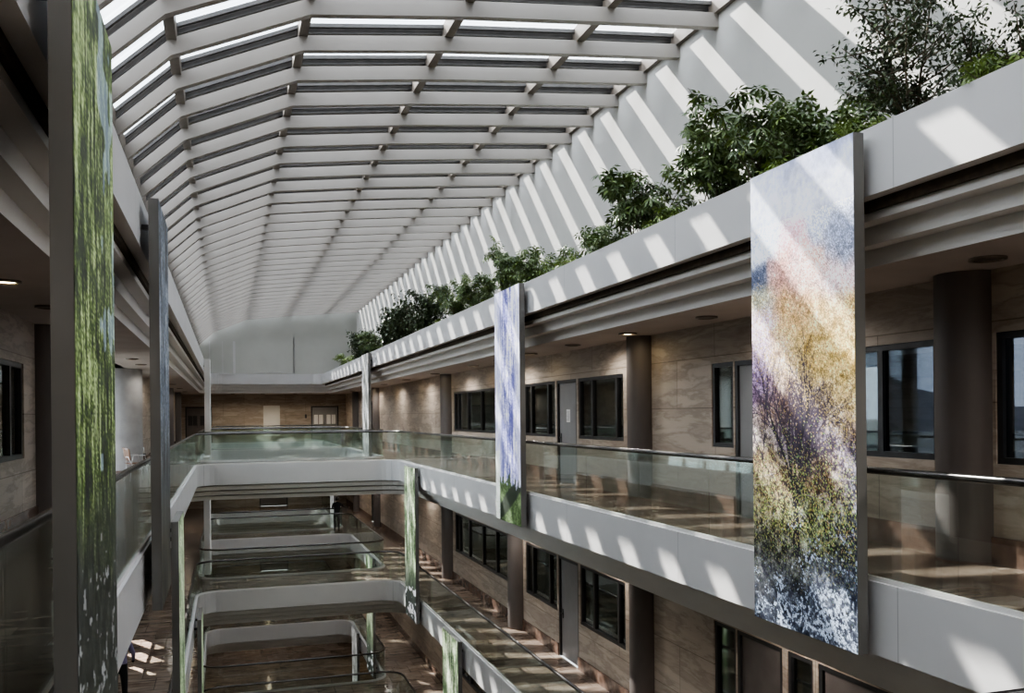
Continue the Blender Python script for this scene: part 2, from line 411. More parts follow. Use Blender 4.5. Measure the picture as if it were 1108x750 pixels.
# ------------------------------------------------------------------ right gallery walls, every level
SILL, HEAD = 1.05, 2.42
for li in range(4):
    zf = FLOORS[li]; zc = CEILS[li]
    W = [(4.3, 7.48, [5.9]), (8.3, 10.4, [9.25]), (12.60, 13.27, []), (16.75, 19.22, [17.15, 18.45]), (20.72, 23.15, [21.3, 22.6]), (24.75, 31.05, [26.0, 27.5, 29.2, 30.5])]
    Dr = [(11.42, 12.56, 'door'), (19.32, 20.62, 'door'), (48.9, 50.3, 'browndoor')]
    if li == 1:
        W = [W[2], (10.62, 11.22, [])] + W[3:]
        W.append((4.3, 7.48, [5.9]))
        Dr = [(11.34, 12.56, 'browndoor'), (8.35, 10.5, 'browndoor'), (19.32, 20.62, 'door'), (48.9, 50.3, 'browndoor')]
    if li == 3: W, Dr = [], [(20, 22, 'browndoor')]
    ops = [(a, b, zf + SILL, zf + HEAD) if not (li == 1 and b < 11.3 and a > 10) else (a, b, zf, zf + HEAD) for a, b, _ in W] + [(a, b, zf, zf + HEAD) for a, b, _ in Dr]
    wall_open('wall_right', WXR, .25, YB, YT, zf, zc + .02, ops, M['stone'], 'banded travertine wall along the right gallery of the %s' % LV[li])
    for a, b, m_ in W:
        if a > 24: d = 'wide five-pane window with pale blinds between the middle columns'
        elif a > 20: d = 'three-pane dark framed window left of the grey door'
        elif a > 16: d = 'dark framed window right of the grey door beside the column'
        elif a > 12: d = 'narrow dark framed window left of the door by the big colourful panel'
        elif a > 10: d = 'narrow full height dark glass light between the brown doors'
        elif a > 8: d = 'dark framed window showing the hills between the big panel and the near column'
        else: d = 'dark framed window right of the near column at the frame edge'
        see = li == 0 and a < 9
        window(WXR, 1, a, b, zf if (li == 1 and 10 < a < 11) else zf + SILL, zf + HEAD, m_, '%s, right wall of the %s' % (d, LV[li]),
               glass='viewglass' if see else 'darkglass', back=None if see else ('paleblind' if (a > 24) else 'blind'), hbar=False)
    for a, b, mt in Dr:
        d = {11: 'door beside the narrow window near the big colourful panel', 8: 'double brown door nearest the near column', 19: 'grey door between two dark windows', 48: 'dark door near the far end', 20: 'dark door at the bottom of the atrium'}[int(a)]
        door(WXR, 1, a, b, zf, zf + HEAD, '%s, right wall of the %s' % (d, LV[li]), mt, 2 if b - a > 1.5 else 1, notice=(li == 0 and 19 < a < 20), handle_at='lo' if a < 12 else 'hi')
    # baseboards between doors
    xs = [YB] + [q for a, b, _ in sorted(Dr) for q in (a, b)] + [YT]
    if li == 1: xs = [q for q in xs if q not in (10.5, 11.34)]
    mb = MB()
    for a, b in zip(xs[::2], xs[1::2]): mb.box(WXR - .03, WXR, a, b, zf, zf + .29)
    tag(mb.build('baseboard_right', M['base']), 'red-brown marble baseboard of the right gallery on the %s' % LV[li], 'baseboard', kind='structure')

# left walls: main level opens into a bright lounge
LY0, LY1, LX = 22.0, 32.5, -4.3
for li in range(4):
    zf = FLOORS[li]; zc = CEILS[li]
    ops = [(4.0, 8.0, zf + SILL, zf + HEAD), (10.2, 14.65, zf + SILL, zf + HEAD)]
    if li == 0: ops.append((LY0, LY1, zf, zc))
    wall_open('wall_left', WXL, -.25, YB, YT, zf, zc + .02, ops, M['stone'], 'travertine wall along the left gallery of the %s' % LV[li])
    window(WXL, -1, 4.0, 8.0, zf + SILL, zf + HEAD, [5.3, 6.7], 'dark framed window on the left wall of the %s, nearest' % LV[li])
    window(WXL, -1, 10.2, 14.65, zf + SILL, zf + HEAD, [11.5, 12.9, 13.9], 'dark framed window on the left wall of the %s, before the column' % LV[li])
    mb = MB()
    for a, b in ([(YB, LY0), (LY1, YT)] if li == 0 else [(YB, YT)]): mb.box(WXL, WXL + .03, a, b, zf, zf + .29)
    tag(mb.build('baseboard_left', M['base']), 'red-brown marble baseboard of the left gallery on the %s' % LV[li], 'baseboard', kind='structure')
    # far end wall of each level
    dz = [(5.35, 7.15)] if li == 0 else [(2.0, 3.8)]
    dl = [(-2.5, -.9)] if li == 0 else []
    wall_open('wall_back', YT, .25, WXL, WXR, zf, zc + .02, [(a, b, zf, zf + 2.3) for a, b in dz + dl], M['stone_end'], 'warm stone end wall of the %s' % LV[li], axis='y')
zf, zc = FLOORS[0], CEILS[0]
mb = MB(); mb.box(LX, WXL, LY0, LY1, zf - .3, zf)
tag(mb.build('floor', M['floor']), 'sunlit stone floor of the side lounge', 'floor', kind='structure')
mb = MB(); mb.box(LX, WXL - .0, LY0, LY1, zc, zc + .25)
tag(mb.build('ceiling', M['ceiling']), 'pale ceiling of the side lounge', 'ceiling', kind='structure')
mb = MB(); mb.box(LX, WXL - .25, LY0 - .2, LY0, zf, zc); mb.box(LX, WXL - .25, LY1, LY1 + .2, zf, zc)
tag(mb.build('wall_left', M['plaster']), 'white end walls of the side lounge', 'wall', kind='structure')
window(LX + .1, -1, LY0, LY1, zf + .05, zc, [LY0 + 1.5 * k for k in range(1, 7)], 'bright full height window of the side lounge', glass='roofglass', back=None)

# end wall doors (facing the camera)
def end_door(xa, xb, z0, z1, label, leafmat, litmat):
    door_n[0] += 1
    root = empty('door_%d' % door_n[0], (xa, YT, z0), label, 'door', kind='structure'); Y = YT
    mb = MB(); mb.box(xa, xa + .08, Y - .03, Y + .1, z0, z1); mb.box(xb - .08, xb, Y - .03, Y + .1, z0, z1); mb.box(xa + .08, xb - .08, Y - .03, Y + .1, z1 - .08, z1)
    mb.build('door_frame', M['frame'], root)
    m_ = (xa + xb) / 2
    for a, b in ((xa + .08, m_ - .005), (m_ + .005, xb - .08)):
        lf = MB(); lf.box(a, b, Y + .02, Y + .07, z0 + .01, z1 - .085); leaf = lf.build('door_leaf', M[leafmat], root)
        w = b - a
        for c in (.3, .7):
            g = MB(); g.box(a + w*c - .13, a + w*c + .13, Y + .01, Y + .02, z0 + 1.1, z0 + 1.72)
            q = g.build('door_window', M[litmat], leaf, rel=False); q.data.transform(Matrix.Translation(-parent_world(root)))
    h = MB(); h.box(xa, xb, Y + .2, Y + .24, z0, z1); h.build('backing', M['frame'], root)
    h = MB(); h.tube([(m_ - .08, Y - .04, z0 + .95), (m_ - .08, Y - .04, z0 + 1.25)], .015); h.build('door_handle', M['frame'], root)
end_door(5.35, 7.15, FLOORS[0], FLOORS[0] + 2.3, 'dark double door with four white papered windows in the far end wall', 'door', 'paper')
end_door(-2.5, -.9, FLOORS[0], FLOORS[0] + 2.3, 'brown double door with four small dark windows at the far left end', 'browndoor', 'frame')
for li in (1, 2, 3): end_door(2.0, 3.8, FLOORS[li], FLOORS[li] + 2.3, 'brown double door in the far end wall of the %s' % LV[li], 'browndoor', 'frame')
mb = MB(); mb.box(2.3, 3.35, YT - .03, YT, FLOORS[0] + .35, FLOORS[0] + 2.35)
tag(mb.build('wall_panel', M['plaster']), 'pale blank rectangular panel on the warm far end wall', 'panel')
mb = MB(); mb.box(4.95, 5.07, YT - .06, YT, FLOORS[0] + 1.5, FLOORS[0] + 1.75)
tag(mb.build('wall_control_box', M['frame']), 'small dark control box left of the far double door', 'control box')

# added view behind the near right windows, in place of their reflection
mb = MB(); mb.box(WXR + .25, 13, 2, 26, FLOORS[0] - .2, FLOORS[0]); mb.box(12.9, 13, 2, 26, FLOORS[0], FLOORS[0] + .7); mb.box(12.93, 12.97, 2, 26, FLOORS[0] + 1.08, FLOORS[0] + 1.12)
tag(mb.build('floor', M['blind']), 'floor of the room behind the near right windows', 'floor', kind='structure')
mb = MB(); mb.box(WXR + .25, 13, 2, 26, CEILS[0], CEILS[0] + .3)
for y in (8.0, 12.7, 14.6, 18.0): mb.box(12.85, 12.97, y, y + .3, FLOORS[0], CEILS[0])
tag(mb.build('ceiling', M['blind']), 'ceiling of the room behind the near right windows', 'ceiling', kind='structure')
mb = MB(); mb.box(WXR + .25, 13, 1.8, 2, FLOORS[0], CEILS[0]); mb.box(WXR + .25, 13, 26, 26.2, FLOORS[0], CEILS[0])
tag(mb.build('wall_right', M['blind']), 'side walls of the room behind the near right windows', 'wall', kind='structure')
def ridge(name, dist, hbase, amp, seed, label):
    rnd = random.Random(seed); mb = MB(); V = []; n = 90
    ph = [rnd.uniform(0, 6) for _ in range(6)]
    for i in range(n + 1):
        a = math.radians(-60 + 150 * i / n)
        h = hbase + amp * (.5 + .5 * math.sin(a * 5 + ph[0])) + amp * .4 * math.sin(a * 11 + ph[1]) + amp * .15 * math.sin(a * 27 + ph[2]) + amp * .08 * math.sin(a * 61 + ph[3])
        x, y = math.cos(a), math.sin(a)
        V += [(x * dist * .8, y * dist * .8, -40), (x * dist, y * dist, h), (x * dist * 1.3, y * dist * 1.3, -40)]
    F = []
    for i in range(n):
        F += [(3*i, 3*i+3, 3*i+4, 3*i+1), (3*i+1, 3*i+4, 3*i+5, 3*i+2)]
    mb.add(V, F, 0, True)
    return tag(mb.build(name, M['hill']), label, 'hills', kind='structure')
ridge('hills', 900, 16, 34, 3, 'hazy hills beyond the near right windows')
mb = MB(); mb.add([(-1500, -1500, -17), (1500, -1500, -17), (1500, 1500, -17), (-1500, 1500, -17)], [(0, 1, 2, 3)])
tag(mb.build('ground', M['land']), 'flat land outside the building', 'ground', kind='structure')

# ------------------------------------------------------------------ columns
for li in range(4):
    for ci, y in enumerate([-.1, 7.85, 15.8, 23.7, 31.7, 47.6, 55.5]):
        for s in (1, -1):
            if s < 0 and y in (23.7, 31.7) and li == 0: continue
            X = WXR if s > 0 else WXL
            r = empty('column', (X, y, FLOORS[li]), '%s brown engaged column, number %d from the near end, %s gallery of the %s' % ('dark', ci + 1, 'right' if s > 0 else 'left', LV[li]), 'column')
            mb = MB(); mb.disc((X, y), .33, FLOORS[li], CEILS[li], 32); mb.build('shaft', M['column'], r)
            mb = MB(); mb.disc((X, y), .335, FLOORS[li], FLOORS[li] + .02, 32); mb.build('base', M['base'], r)
            r['kind'] = 'structure'
r = empty('column', (-2.95, 29.3, FLOORS[0]), 'thick pale concrete column standing in the bright side lounge', 'column'); r['kind'] = 'structure'
mb = MB(); mb.disc((-2.95, 29.3), .55, FLOORS[0], CEILS[0], 40); mb.build('shaft', M['paleconc'], r)
mb = MB(); mb.disc((-2.95, 29.3), .57, FLOORS[0], FLOORS[0] + .08, 40); mb.build('base', M['base'], r)

# ------------------------------------------------------------------ glass railings
def railing(rect, zf, label, off=.05):
    root = empty('glass_railing', ((rect[0] + rect[1]) / 2, rect[2], zf), label, 'railing')
    pts = loop(*rect, R, off, 9)
    P = [Vector((x, y, 0)) for x, y in pts]
    mb = MB(); mb.tube([(p.x, p.y, zf + 1.06) for p in P], .034, 10, closed=True); mb.build('handrail', M['rail'], root)
    mb = MB(); q = loop(*rect, R, off - .014, 9); q2 = loop(*rect, R, off + .022, 9)
    n = len(q)
    for i in range(n):
        j = (i + 1) % n
        for a, b in ((q, q), (q2, q2)):
            mb.add([(a[i][0], a[i][1], zf + .028), (b[j][0], b[j][1], zf + .028), (b[j][0], b[j][1], zf + .07), (a[i][0], a[i][1], zf + .07)], [(0, 1, 2, 3)])
        mb.add([(q[i][0], q[i][1], zf + .07), (q[j][0], q[j][1], zf + .07), (q2[j][0], q2[j][1], zf + .07), (q2[i][0], q2[i][1], zf + .07)], [(0, 1, 2, 3)])
    mb.build('base_channel', M['soffit'], root)
    # walk the closed path and cut it into panes
    seg = [(P[i], P[(i + 1) % len(P)]) for i in range(len(P))]
    tot = sum((b - a).length for a, b in seg)
    cnt = max(4, round(tot / 2.05)); L = tot / cnt
    # start of run: right side going to +Y begins at first corner end; align a joint with y = 6.05
    cum = [0]
    for a, b in seg: cum.append(cum[-1] + (b - a).length)
    def at(s_):
        s_ %= tot
        for i in range(len(seg)):
            if s_ <= cum[i + 1] + 1e-9:
                a, b = seg[i]; return a.lerp(b, (s_ - cum[i]) / max(1e-9, cum[i + 1] - cum[i]))
        return P[0]
    s0 = 0
    for i, (a, b) in enumerate(seg):
        if (b - a).length > 3 and abs(a.x - b.x) < .01 and a.x > 3:
            s0 = cum[i] + ((6.05 - a.y) % L); break
    for k in range(cnt):
        a = s0 + k * L + .006; b = s0 + (k + 1) * L - .006
        ss = [a] + sorted((c if c > a else c + tot) for c in cum[1:-1] + [0] if a < c < b or a < c + tot < b) + [b]
        pp = [at(t) for t in ss]
        g = MB(); V = []
        for i, p in enumerate(pp):
            t = (pp[min(i + 1, len(pp) - 1)] - pp[max(i - 1, 0)]).normalized(); nn = Vector((t.y, -t.x, 0)) * .006
            for z in (zf + .05, zf + 1.028):
                V += [(p.x + nn.x, p.y + nn.y, z), (p.x - nn.x, p.y - nn.y, z)]
        F = []; m_ = len(pp)
        for i in range(m_ - 1):
            o = 4 * i
            F += [(o, o+4, o+6, o+2), (o+1, o+3, o+7, o+5), (o+2, o+6, o+7, o+3)]
        F += [(0, 2, 3, 1), (4*m_-4, 4*m_-3, 4*m_-1, 4*m_-2)]
        g.add(V, F); g.build('glass_pane', M['glass'], root)
    return root
for li in range(3):
    for vi, (a, b) in enumerate(VOIDS):
        railing((XL, XR, a, b), FLOORS[li], 'frameless glass railing with dark handrail round the %s opening of the %s' % (['nearest', 'middle', 'farthest'][vi], LV[li]))

# ------------------------------------------------------------------ skylight
PR = [(-1.62, 4.15), (-.68, 5.02), (1.22, 5.82), (3.6, 6.08), (5.95, 6.28), (8.0, 6.44)]
roof = empty('ceiling', (0, YB, 4), 'folded skylight roof of grey beams and glass strips over the atrium', 'skylight', kind='structure')
def prof_off(dz0, dz1):
    return [(x, z + dz0) for x, z in PR], [(x, z + dz1) for x, z in PR]
def folded_bar(y0, y1, d0, d1):
    mb = MB(); lo, hi = prof_off(d0, d1); V = []
    for (xa, za), (xb, zb) in zip(lo, hi): V += [(xa, y0, za), (xa, y1, za), (xb, y1, zb), (xb, y0, zb)]
    F = []
    for i in range(len(PR) - 1):
        o = 4 * i
        for k in range(4): F.append((o + k, o + 4 + k, o + 4 + (k + 1) % 4, o + (k + 1) % 4))
    F += [(0, 1, 2, 3), tuple(4 * (len(PR) - 1) + k for k in (3, 2, 1, 0))]
    mb.add(V, F); return mb
STEP = 1.345
beams = [13.43 + STEP * k for k in range(-12, 34)]
beams = [y for y in beams if YB < y < YE - .2]
proto = folded_bar(-.07, .07, 0, .24).build('beam', M['roof'], None); proto.parent = roof; proto.location = Vector((0, beams[0], 0)) - roof.location
for y in beams[1:]:
    c = proto.copy(); COL.objects.link(c); c.location = Vector((0, y, 0)) - roof.location
mb = MB()
for a, b, c in ((.00, .07, .40), (.11, .22, .34), (.26, .44, .38), (.49, .60, .36), (.67, .80, .38)):
    q = folded_bar(a, b, c, .46); mb.add(q.v, q.f)
fr = mb.build('glazing_bar', M['purlin'], None); fr.parent = roof; fr.location = Vector((0, beams[0], 0)) - roof.location
for y in beams[1:]:
    c = fr.copy(); COL.objects.link(c); c.location = Vector((0, y, 0)) - roof.location
for (x, z) in PR[:-1] + [(7.88, 6.43)]:
    mb = MB(); mb.box(x - .07, x + .07, YB, YE, z + .22, z + .48); mb.build('rafter', M['rafter'], roof)
for (xa, za), (xb, zb) in zip(PR[:-1], PR[1:]):
    mb = MB(); mb.add([(xa, YB, za + .5), (xb, YB, zb + .5), (xb, YE, zb + .5), (xa, YE, za + .5)], [(0, 1, 2, 3)]); mb.build('glass_pane', M['roofglass'], roof)

# ------------------------------------------------------------------ hanging picture panels
def vnoise(h, w, fy, fx, rng, octaves=4, pers=.55):
    out = np.zeros((h, w)); amp = 1; tot = 0
    for o in range(octaves):
        gy, gx = max(2, int(fy * 2**o) + 2), max(2, int(fx * 2**o) + 2)
        g = rng.random((gy, gx)); yy = np.linspace(0, gy - 1.001, h); xx = np.linspace(0, gx - 1.001, w)
        iy = yy.astype(int); ix = xx.astype(int); ty = (yy - iy)[:, None]; tx = (xx - ix)[None]
        ty = ty * ty * (3 - 2 * ty); tx = tx * tx * (3 - 2 * tx)
        a = g[iy][:, ix]; b = g[iy][:, ix + 1]; c = g[iy + 1][:, ix]; d = g[iy + 1][:, ix + 1]
        out += amp * ((a * (1 - tx) + b * tx) * (1 - ty) + (c * (1 - tx) + d * tx) * ty); tot += amp; amp *= pers
    return out / tot
def srgb(c): 
    c = np.clip(np.asarray(c, float) / 255., 0, 1); return np.where(c < .04045, c / 12.92, ((c + .055) / 1.055) ** 2.4)
def line(img, u0, v0, u1, v1, col, w=1, a=.8):
    h, wd = img.shape[:2]; n = int(max(abs(u1-u0)*wd, abs(v1-v0)*h)) + 1
    for t in np.linspace(0, 1, n):
        x = int((u0 + (u1-u0)*t) * wd); y = int((v0 + (v1-v0)*t) * h)
        for k in range(w):
            if 0 <= x + k < wd and 0 <= y < h: img[y, x + k] = img[y, x + k] * (1 - a) + np.array(col) * a
def paint(style, h, w, seed):
    rng = np.random.default_rng(seed)
    V, U = np.mgrid[0:h, 0:w]; U = U / (w - 1); V = V / (h - 1)
    if style == 'autumn':
        wu = U + (vnoise(h, w, 9, 4, rng) - .5) * .35; wv = V + (vnoise(h, w, 12, 5, rng) - .5) * .09
        blobs = [(.1,.02,.3,.06,(205,212,232)),(.65,.0,.3,.04,(150,160,200)),(.45,.08,.35,.05,(214,218,232)),(.9,.07,.2,.04,(205,212,230)),(.12,.13,.2,.04,(196,206,226)),
          (.03,.235,.12,.03,(78,88,116)),(.95,.19,.1,.045,(122,132,160)),(.75,.13,.12,.04,(168,176,200)),(.45,.17,.13,.04,(222,180,194)),(.6,.24,.2,.045,(226,184,172)),(.34,.25,.13,.045,(206,150,140)),
          (.1,.29,.13,.035,(176,176,150)),(.85,.27,.16,.045,(222,196,202)),(.45,.32,.18,.05,(186,144,92)),(.75,.36,.2,.05,(206,172,112)),(.55,.41,.25,.05,(184,152,80)),(.9,.45,.14,.06,(196,164,92)),(.12,.37,.15,.05,(206,176,208)),
          (.1,.45,.14,.05,(150,122,166)),(.34,.44,.14,.05,(206,178,160)),(.3,.52,.2,.045,(132,98,76)),(.6,.51,.25,.05,(176,156,140)),(.9,.55,.14,.05,(196,168,140)),(.08,.58,.12,.05,(190,172,166)),
          (.45,.59,.2,.045,(98,80,104)),(.8,.61,.18,.05,(128,112,140)),(.25,.66,.2,.045,(168,134,88)),(.62,.67,.2,.045,(178,136,92)),(.92,.69,.12,.05,(92,90,112)),(.18,.74,.2,.045,(150,132,84)),
          (.55,.76,.22,.045,(118,134,76)),(.9,.78,.12,.05,(70,72,94)),(.3,.84,.25,.045,(112,112,84)),(.1,.9,.15,.05,(140,140,132)),(.75,.91,.25,.05,(150,164,186)),(.35,.97,.3,.04,(80,92,112))]
        num = np.zeros((h, w, 3)); den = np.zeros((h, w)) + 1e-9
        for bu, bv, su, sv, c in blobs:
            g = np.exp(-((wu-bu)/su)**2 - ((wv-bv)/sv)**2) ** 1.3; k = 1.0 if bv < .5 else max(.55, 1.0 - (bv - .5) * 1.6)
            num += g[..., None] * np.array(c) * k; den += g
        im = num / den[..., None]
        im *= (1 - .30 * np.exp(-((wu - .45) / .35)**2 - ((wv - .62) / .12)**2))[..., None]
        cl = vnoise(h, w, 46, 14, rng, 3); amp = 26 + 105 * np.clip((V - .10) * 1.5, 0, 1)
        mid = vnoise(h, w, h / 5, w / 4, rng, 2); fine = rng.random((h, w))
        im = im + ((cl - .5) * 1.5 * amp)[..., None] + ((mid - .5) * 1.25 * amp)[..., None] + ((fine - .5) * .55 * amp)[..., None]
        dkm = (np.clip((.44 - mid) * 9, 0, 1) * np.clip((V - .42) * 4, 0, 1) * .6)[..., None]; im = im * (1 - dkm) + np.array((34, 28, 48)) * dkm
        def branch(u, v, a, L, wd, d):
            u1 = u + math.sin(a) * L * 2.4; v1 = v - math.cos(a) * L
            line(im, u, v, u1, v1, (22, 18, 34) if d < 3 else (52, 40, 60), wd + (d < 4), .92 if d < 3 else .75)
            if d < 5:
                for q in range(2 + (d > 0)): branch(u + (u1-u)*(.5+.25*q), v + (v1-v)*(.5+.25*q), a + rng.normal() * .42, L * .70, max(1, wd - 1), d + 1)
        for k in range(70):
            u0, v0 = rng.random(), .5 + rng.random() * .3; line(im, u0, v0, u0 + rng.normal()*.16, v0 + .06 * (rng.random() - .3), ((196, 182, 208), (50, 44, 66))[k % 2], 1, .5)
        sp = rng.random((h, w)) > .82; sp |= np.roll(sp & (rng.random((h, w)) > .5), 1, 0)
        im = np.where((sp & (V > .12))[..., None], im * 1.22 + 26, im); sd_ = rng.random((h, w)) > .86; im = np.where((sd_ & (V > .2))[..., None], im * .55, im)
        for k in range(3): branch(.43 + .02 * k, .84, rng.normal() * .05, .17, 5, 0)
        branch(.47, .62, .5, .10, 3, 1); branch(.95, .8, -.6, .12, 1, 1); branch(.1, .7, .1, .12, 1, 1)
        dots = rng.random((h, w)); dots = (dots > .90) | np.roll(dots > .90, 1, 0)
        lc = np.stack([140 + 80 * rng.random((h, w)), 150 + 70 * rng.random((h, w)), 70 + 70 * rng.random((h, w))], -1)
        zone = np.exp(-((V - .74) / .12)**2)
        im = np.where((dots & (rng.random((h, w)) < zone))[..., None], lc, im)
        oc = dots & (rng.random((h, w)) < np.exp(-((wv - .46 - .2 * (wu - .6)) / .08)**2) * .8)
        im = np.where(oc[..., None], (226, 196, 110), im)
        wn = vnoise(h, w, h / 4, w / 4, rng, 3, .8) * .7 + .3 * vnoise(h, w, 30, 9, rng, 2); lim = .635 - .115 * np.clip((V - .86) * 7 + (wu - .6) * 1.1, -1.4, 1)
        wm = (wn > lim) & (V > .74); im = np.where(wm[..., None], np.array((176, 192, 216)) - 70 * (fine[..., None] > .7), im)
        kk = (np.clip((V - .78) * 8, 0, 1) * ~wm * .5)[..., None]; im = im * (1 - kk) + np.array((22, 30, 48)) * kk
        cen = im.mean(-1, keepdims=True); im = cen + (im - cen) * .85
    else:
        st = vnoise(h, w, h / 60, w / 2.2, rng, 3, .8); st2 = vnoise(h, w, h / 12, w / 3, rng, 3, .7); lo = vnoise(h, w, 7, 3, rng); fine = rng.random((h, w))
        s = (st - .5) * 2.6 + (st2 - .5) * 2.0 + (fine - .5) * .9
        pal = {'willow': ((10, 16, 8), (58, 78, 24), (158, 174, 122)), 'river': ((70, 72, 140), (150, 152, 200), (238, 238, 248)),
               'birch': ((44, 60, 44), (136, 158, 116), (226, 232, 212)), 'dusk': ((20, 22, 20), (66, 76, 92), (160, 166, 172)), 'frost': ((90, 94, 88), (160, 160, 158), (226, 226, 228))}[style]
        t = np.clip(.46 + s * .62 + (lo - .5) * .9, 0, 1)[..., None]
        a, b, c = (np.array(q, float) for q in pal)
        im = np.where(t < .5, a + (b - a) * t * 2, b + (c - b) * (t * 2 - 1))
        if style == 'willow':
            k = np.clip((V - .58) * 5 + (lo - .5) * 1.5, 0, .92)[..., None]
            dk = np.array((26, 28, 27)) + 50 * (st2[..., None] - .4)
            wsp = (vnoise(h, w, 60, 14, rng, 3) > .64 + .4 * np.abs(vnoise(h, w, 5, 3, rng) - .75)) & (V > .68)
            im = im * (1 - k) + dk * k; im = np.where(wsp[..., None], (120, 122, 122) + 0 * im, im)
            for j in range(10): line(im, .1 + rng.random()*.8, 0, .1 + rng.random()*.8, .9, (20, 26, 16), 1, .5)
            bl = (vnoise(h, w, 9, 4, rng, 3) > .62) & (U > .55) & (V < .6)
            im = np.where(bl[..., None], im * .5 + np.array((170, 190, 225)) * .5, im)
        if style == 'river':
            k = np.clip((np.abs(U - .55) - .18) * 5 , 0, 1)[..., None]; im = im * (1 - k * .6) + np.array((226, 228, 240)) * k * .6
            g = V > .76 + .12 * st2
            gr = np.array((66, 86, 48)) + 70 * (fine[..., None] - .5) + 90 * (st2[..., None] - .5)
            im = np.where(g[..., None], gr, im)
            dk = g & (np.abs((V - .82) * 5 - (1 - U) * .9 - .0) < .14 + .12 * lo)
            im = np.where(dk[..., None], (30, 40, 26), im)
            im = np.where(((U < .16) & (V > .70))[..., None], np.array((226, 232, 224)) - 40 * (fine[..., None] > .8), im)
        if style == 'birch':
            k = np.clip((V - .62) * 4, 0, 1)[..., None]; im = im * (1 - k) + (np.array((60, 66, 62)) + 40*(lo[..., None]-.5)) * k
            wsp = (vnoise(h, w, 40, 6, rng, 2) > .62) & (V > .78); im = np.where(wsp[..., None], (236, 236, 240), im)
        if style == 'dusk':
            k = np.clip((V - .5) * 3, 0, 1)[..., None]; im = im * (1 - k) + (np.array((70, 68, 60)) * (.1 + 1.9 * (st[..., None] - .25))) * k
    return srgb(np.clip(im, 0, 255))

def picture_sheet(style, w_, h_, nu, nv, seed, side):
    """sheet centred at local origin bottom, lying in the YZ plane, image left edge = far edge on the right wall"""
    im = paint(style, nv, nu, seed)
    V = []; col = []
    for j in range(nv):
        for i in range(nu):
            u = i / (nu - 1); y = (w_ * (1 - u)) if side > 0 else w_ * u
            V.append((0, y, h_ * (1 - j / (nv - 1))))
    me = bpy.data.meshes.new('picture')
    F = [(j*nu+i, j*nu+i+1, (j+1)*nu+i+1, (j+1)*nu+i) if side < 0 else (j*nu+i, (j+1)*nu+i, (j+1)*nu+i+1, j*nu+i+1) for j in range(nv-1) for i in range(nu-1)]
    me.from_pydata(V, [], F)
    at = me.color_attributes.new('picture', 'FLOAT_COLOR', 'POINT')
    c = np.ones((nu * nv, 4), dtype=np.float32); c[:, :3] = im.reshape(-1, 3); at.data.foreach_set('color', c.ravel())
    me.materials.append(M['picture']); me.update()
    return me
PW, PH, PT = 1.72, 4.82, .11
sheets = {}
def panel(side, ynear, zbot, style, label, res=(44, 200), x=None, group=None, PT=.11, case='casing'):
    x = (5.531 if side > 0 else -.738) if x is None else x
    root = empty('picture_panel', (x, ynear, zbot), label, 'picture panel', group)
    c = MB(); xa, xb = sorted((x, x + side * PT))
    c.box(xa, xb, ynear, ynear + PW, zbot, zbot + PH); c.build('casing', M[case], root)
    key = (style, res, side)
    if key not in sheets: sheets[key] = picture_sheet(style, PW - .012, PH - .012, *res, 11 + len(sheets), side)
    p = bpy.data.objects.new('picture', sheets[key]); COL.objects.link(p); p.parent = root; p.location = (-side * .004, .006, .006)
    b = MB()
    edge = XR if side > 0 else XL
    for z in (zbot + .35, zbot + PH - .3):
        for y in (ynear + .25, ynear + PW - .25):
            xs = sorted((x + side * PT, edge)); b.box(xs[0], xs[1] + (.0), y - .03, y + .03, z - .03, z + .03)
    b.build('bracket', M['frame'], root)
    return root
T0 = -2.25; T1 = -6.46; T2 = -10.57; T3 = -14.25
panel(1, 7.0, T0, 'autumn', 'large bright panel of autumn woodland in pink, ochre and violet, nearest on the right', (230, 620))
panel(1, 17.0, T0 + .02, 'river', 'panel of white and violet streaks with a green foot, right side middle distance', (60, 260))
panel(1, 37.0, T0, 'frost', 'small distant panel of pale grey streaks at the far right parapet')
panel(1, 27.6, T1, 'birch', 'pale green streaked panel hanging at the right end of the main bridge', (50, 220))
panel(1, 22.3, T2, 'birch', 'pale green panel at the bottom of the photo below the lower right railing', (50, 220))
panel(1, 36.4, T2, 'birch', 'green streaked panel seen under the lower bridge')
panel(1, 50.0, T1, 'frost', 'thin white distant panel behind the standing person')
panel(1, 41.2, T2 - 4.1, 'frost', 'pale panel under the lower bridge, left of the green streaked one')
panel(-1, 5.09, T0, 'willow', 'tall dark green willow panel in a grey casing, nearest on the left', (70, 420))
panel(-1, 11.35, T0, 'dusk', 'grey and blue streaked panel seen edge on, second on the left', (50, 240))
panel(-1, 42.0, T0, 'frost', 'slim pale panel at the far left end of the main bridge', x=-.68, PT=.24, case='soffit')
panel(-1, 15.2, T1, 'birch', 'green panel with grey side below the left railing in front of the wooden floor')
panel(-1, 39.2, T1, 'frost', 'slim pale grey panel directly under the main bridge on the left', x=-.68, PT=.24, case='soffit')
panel(-1, 27.2, T2, 'birch', 'slim grey green panel at the left end below the lower bridge')

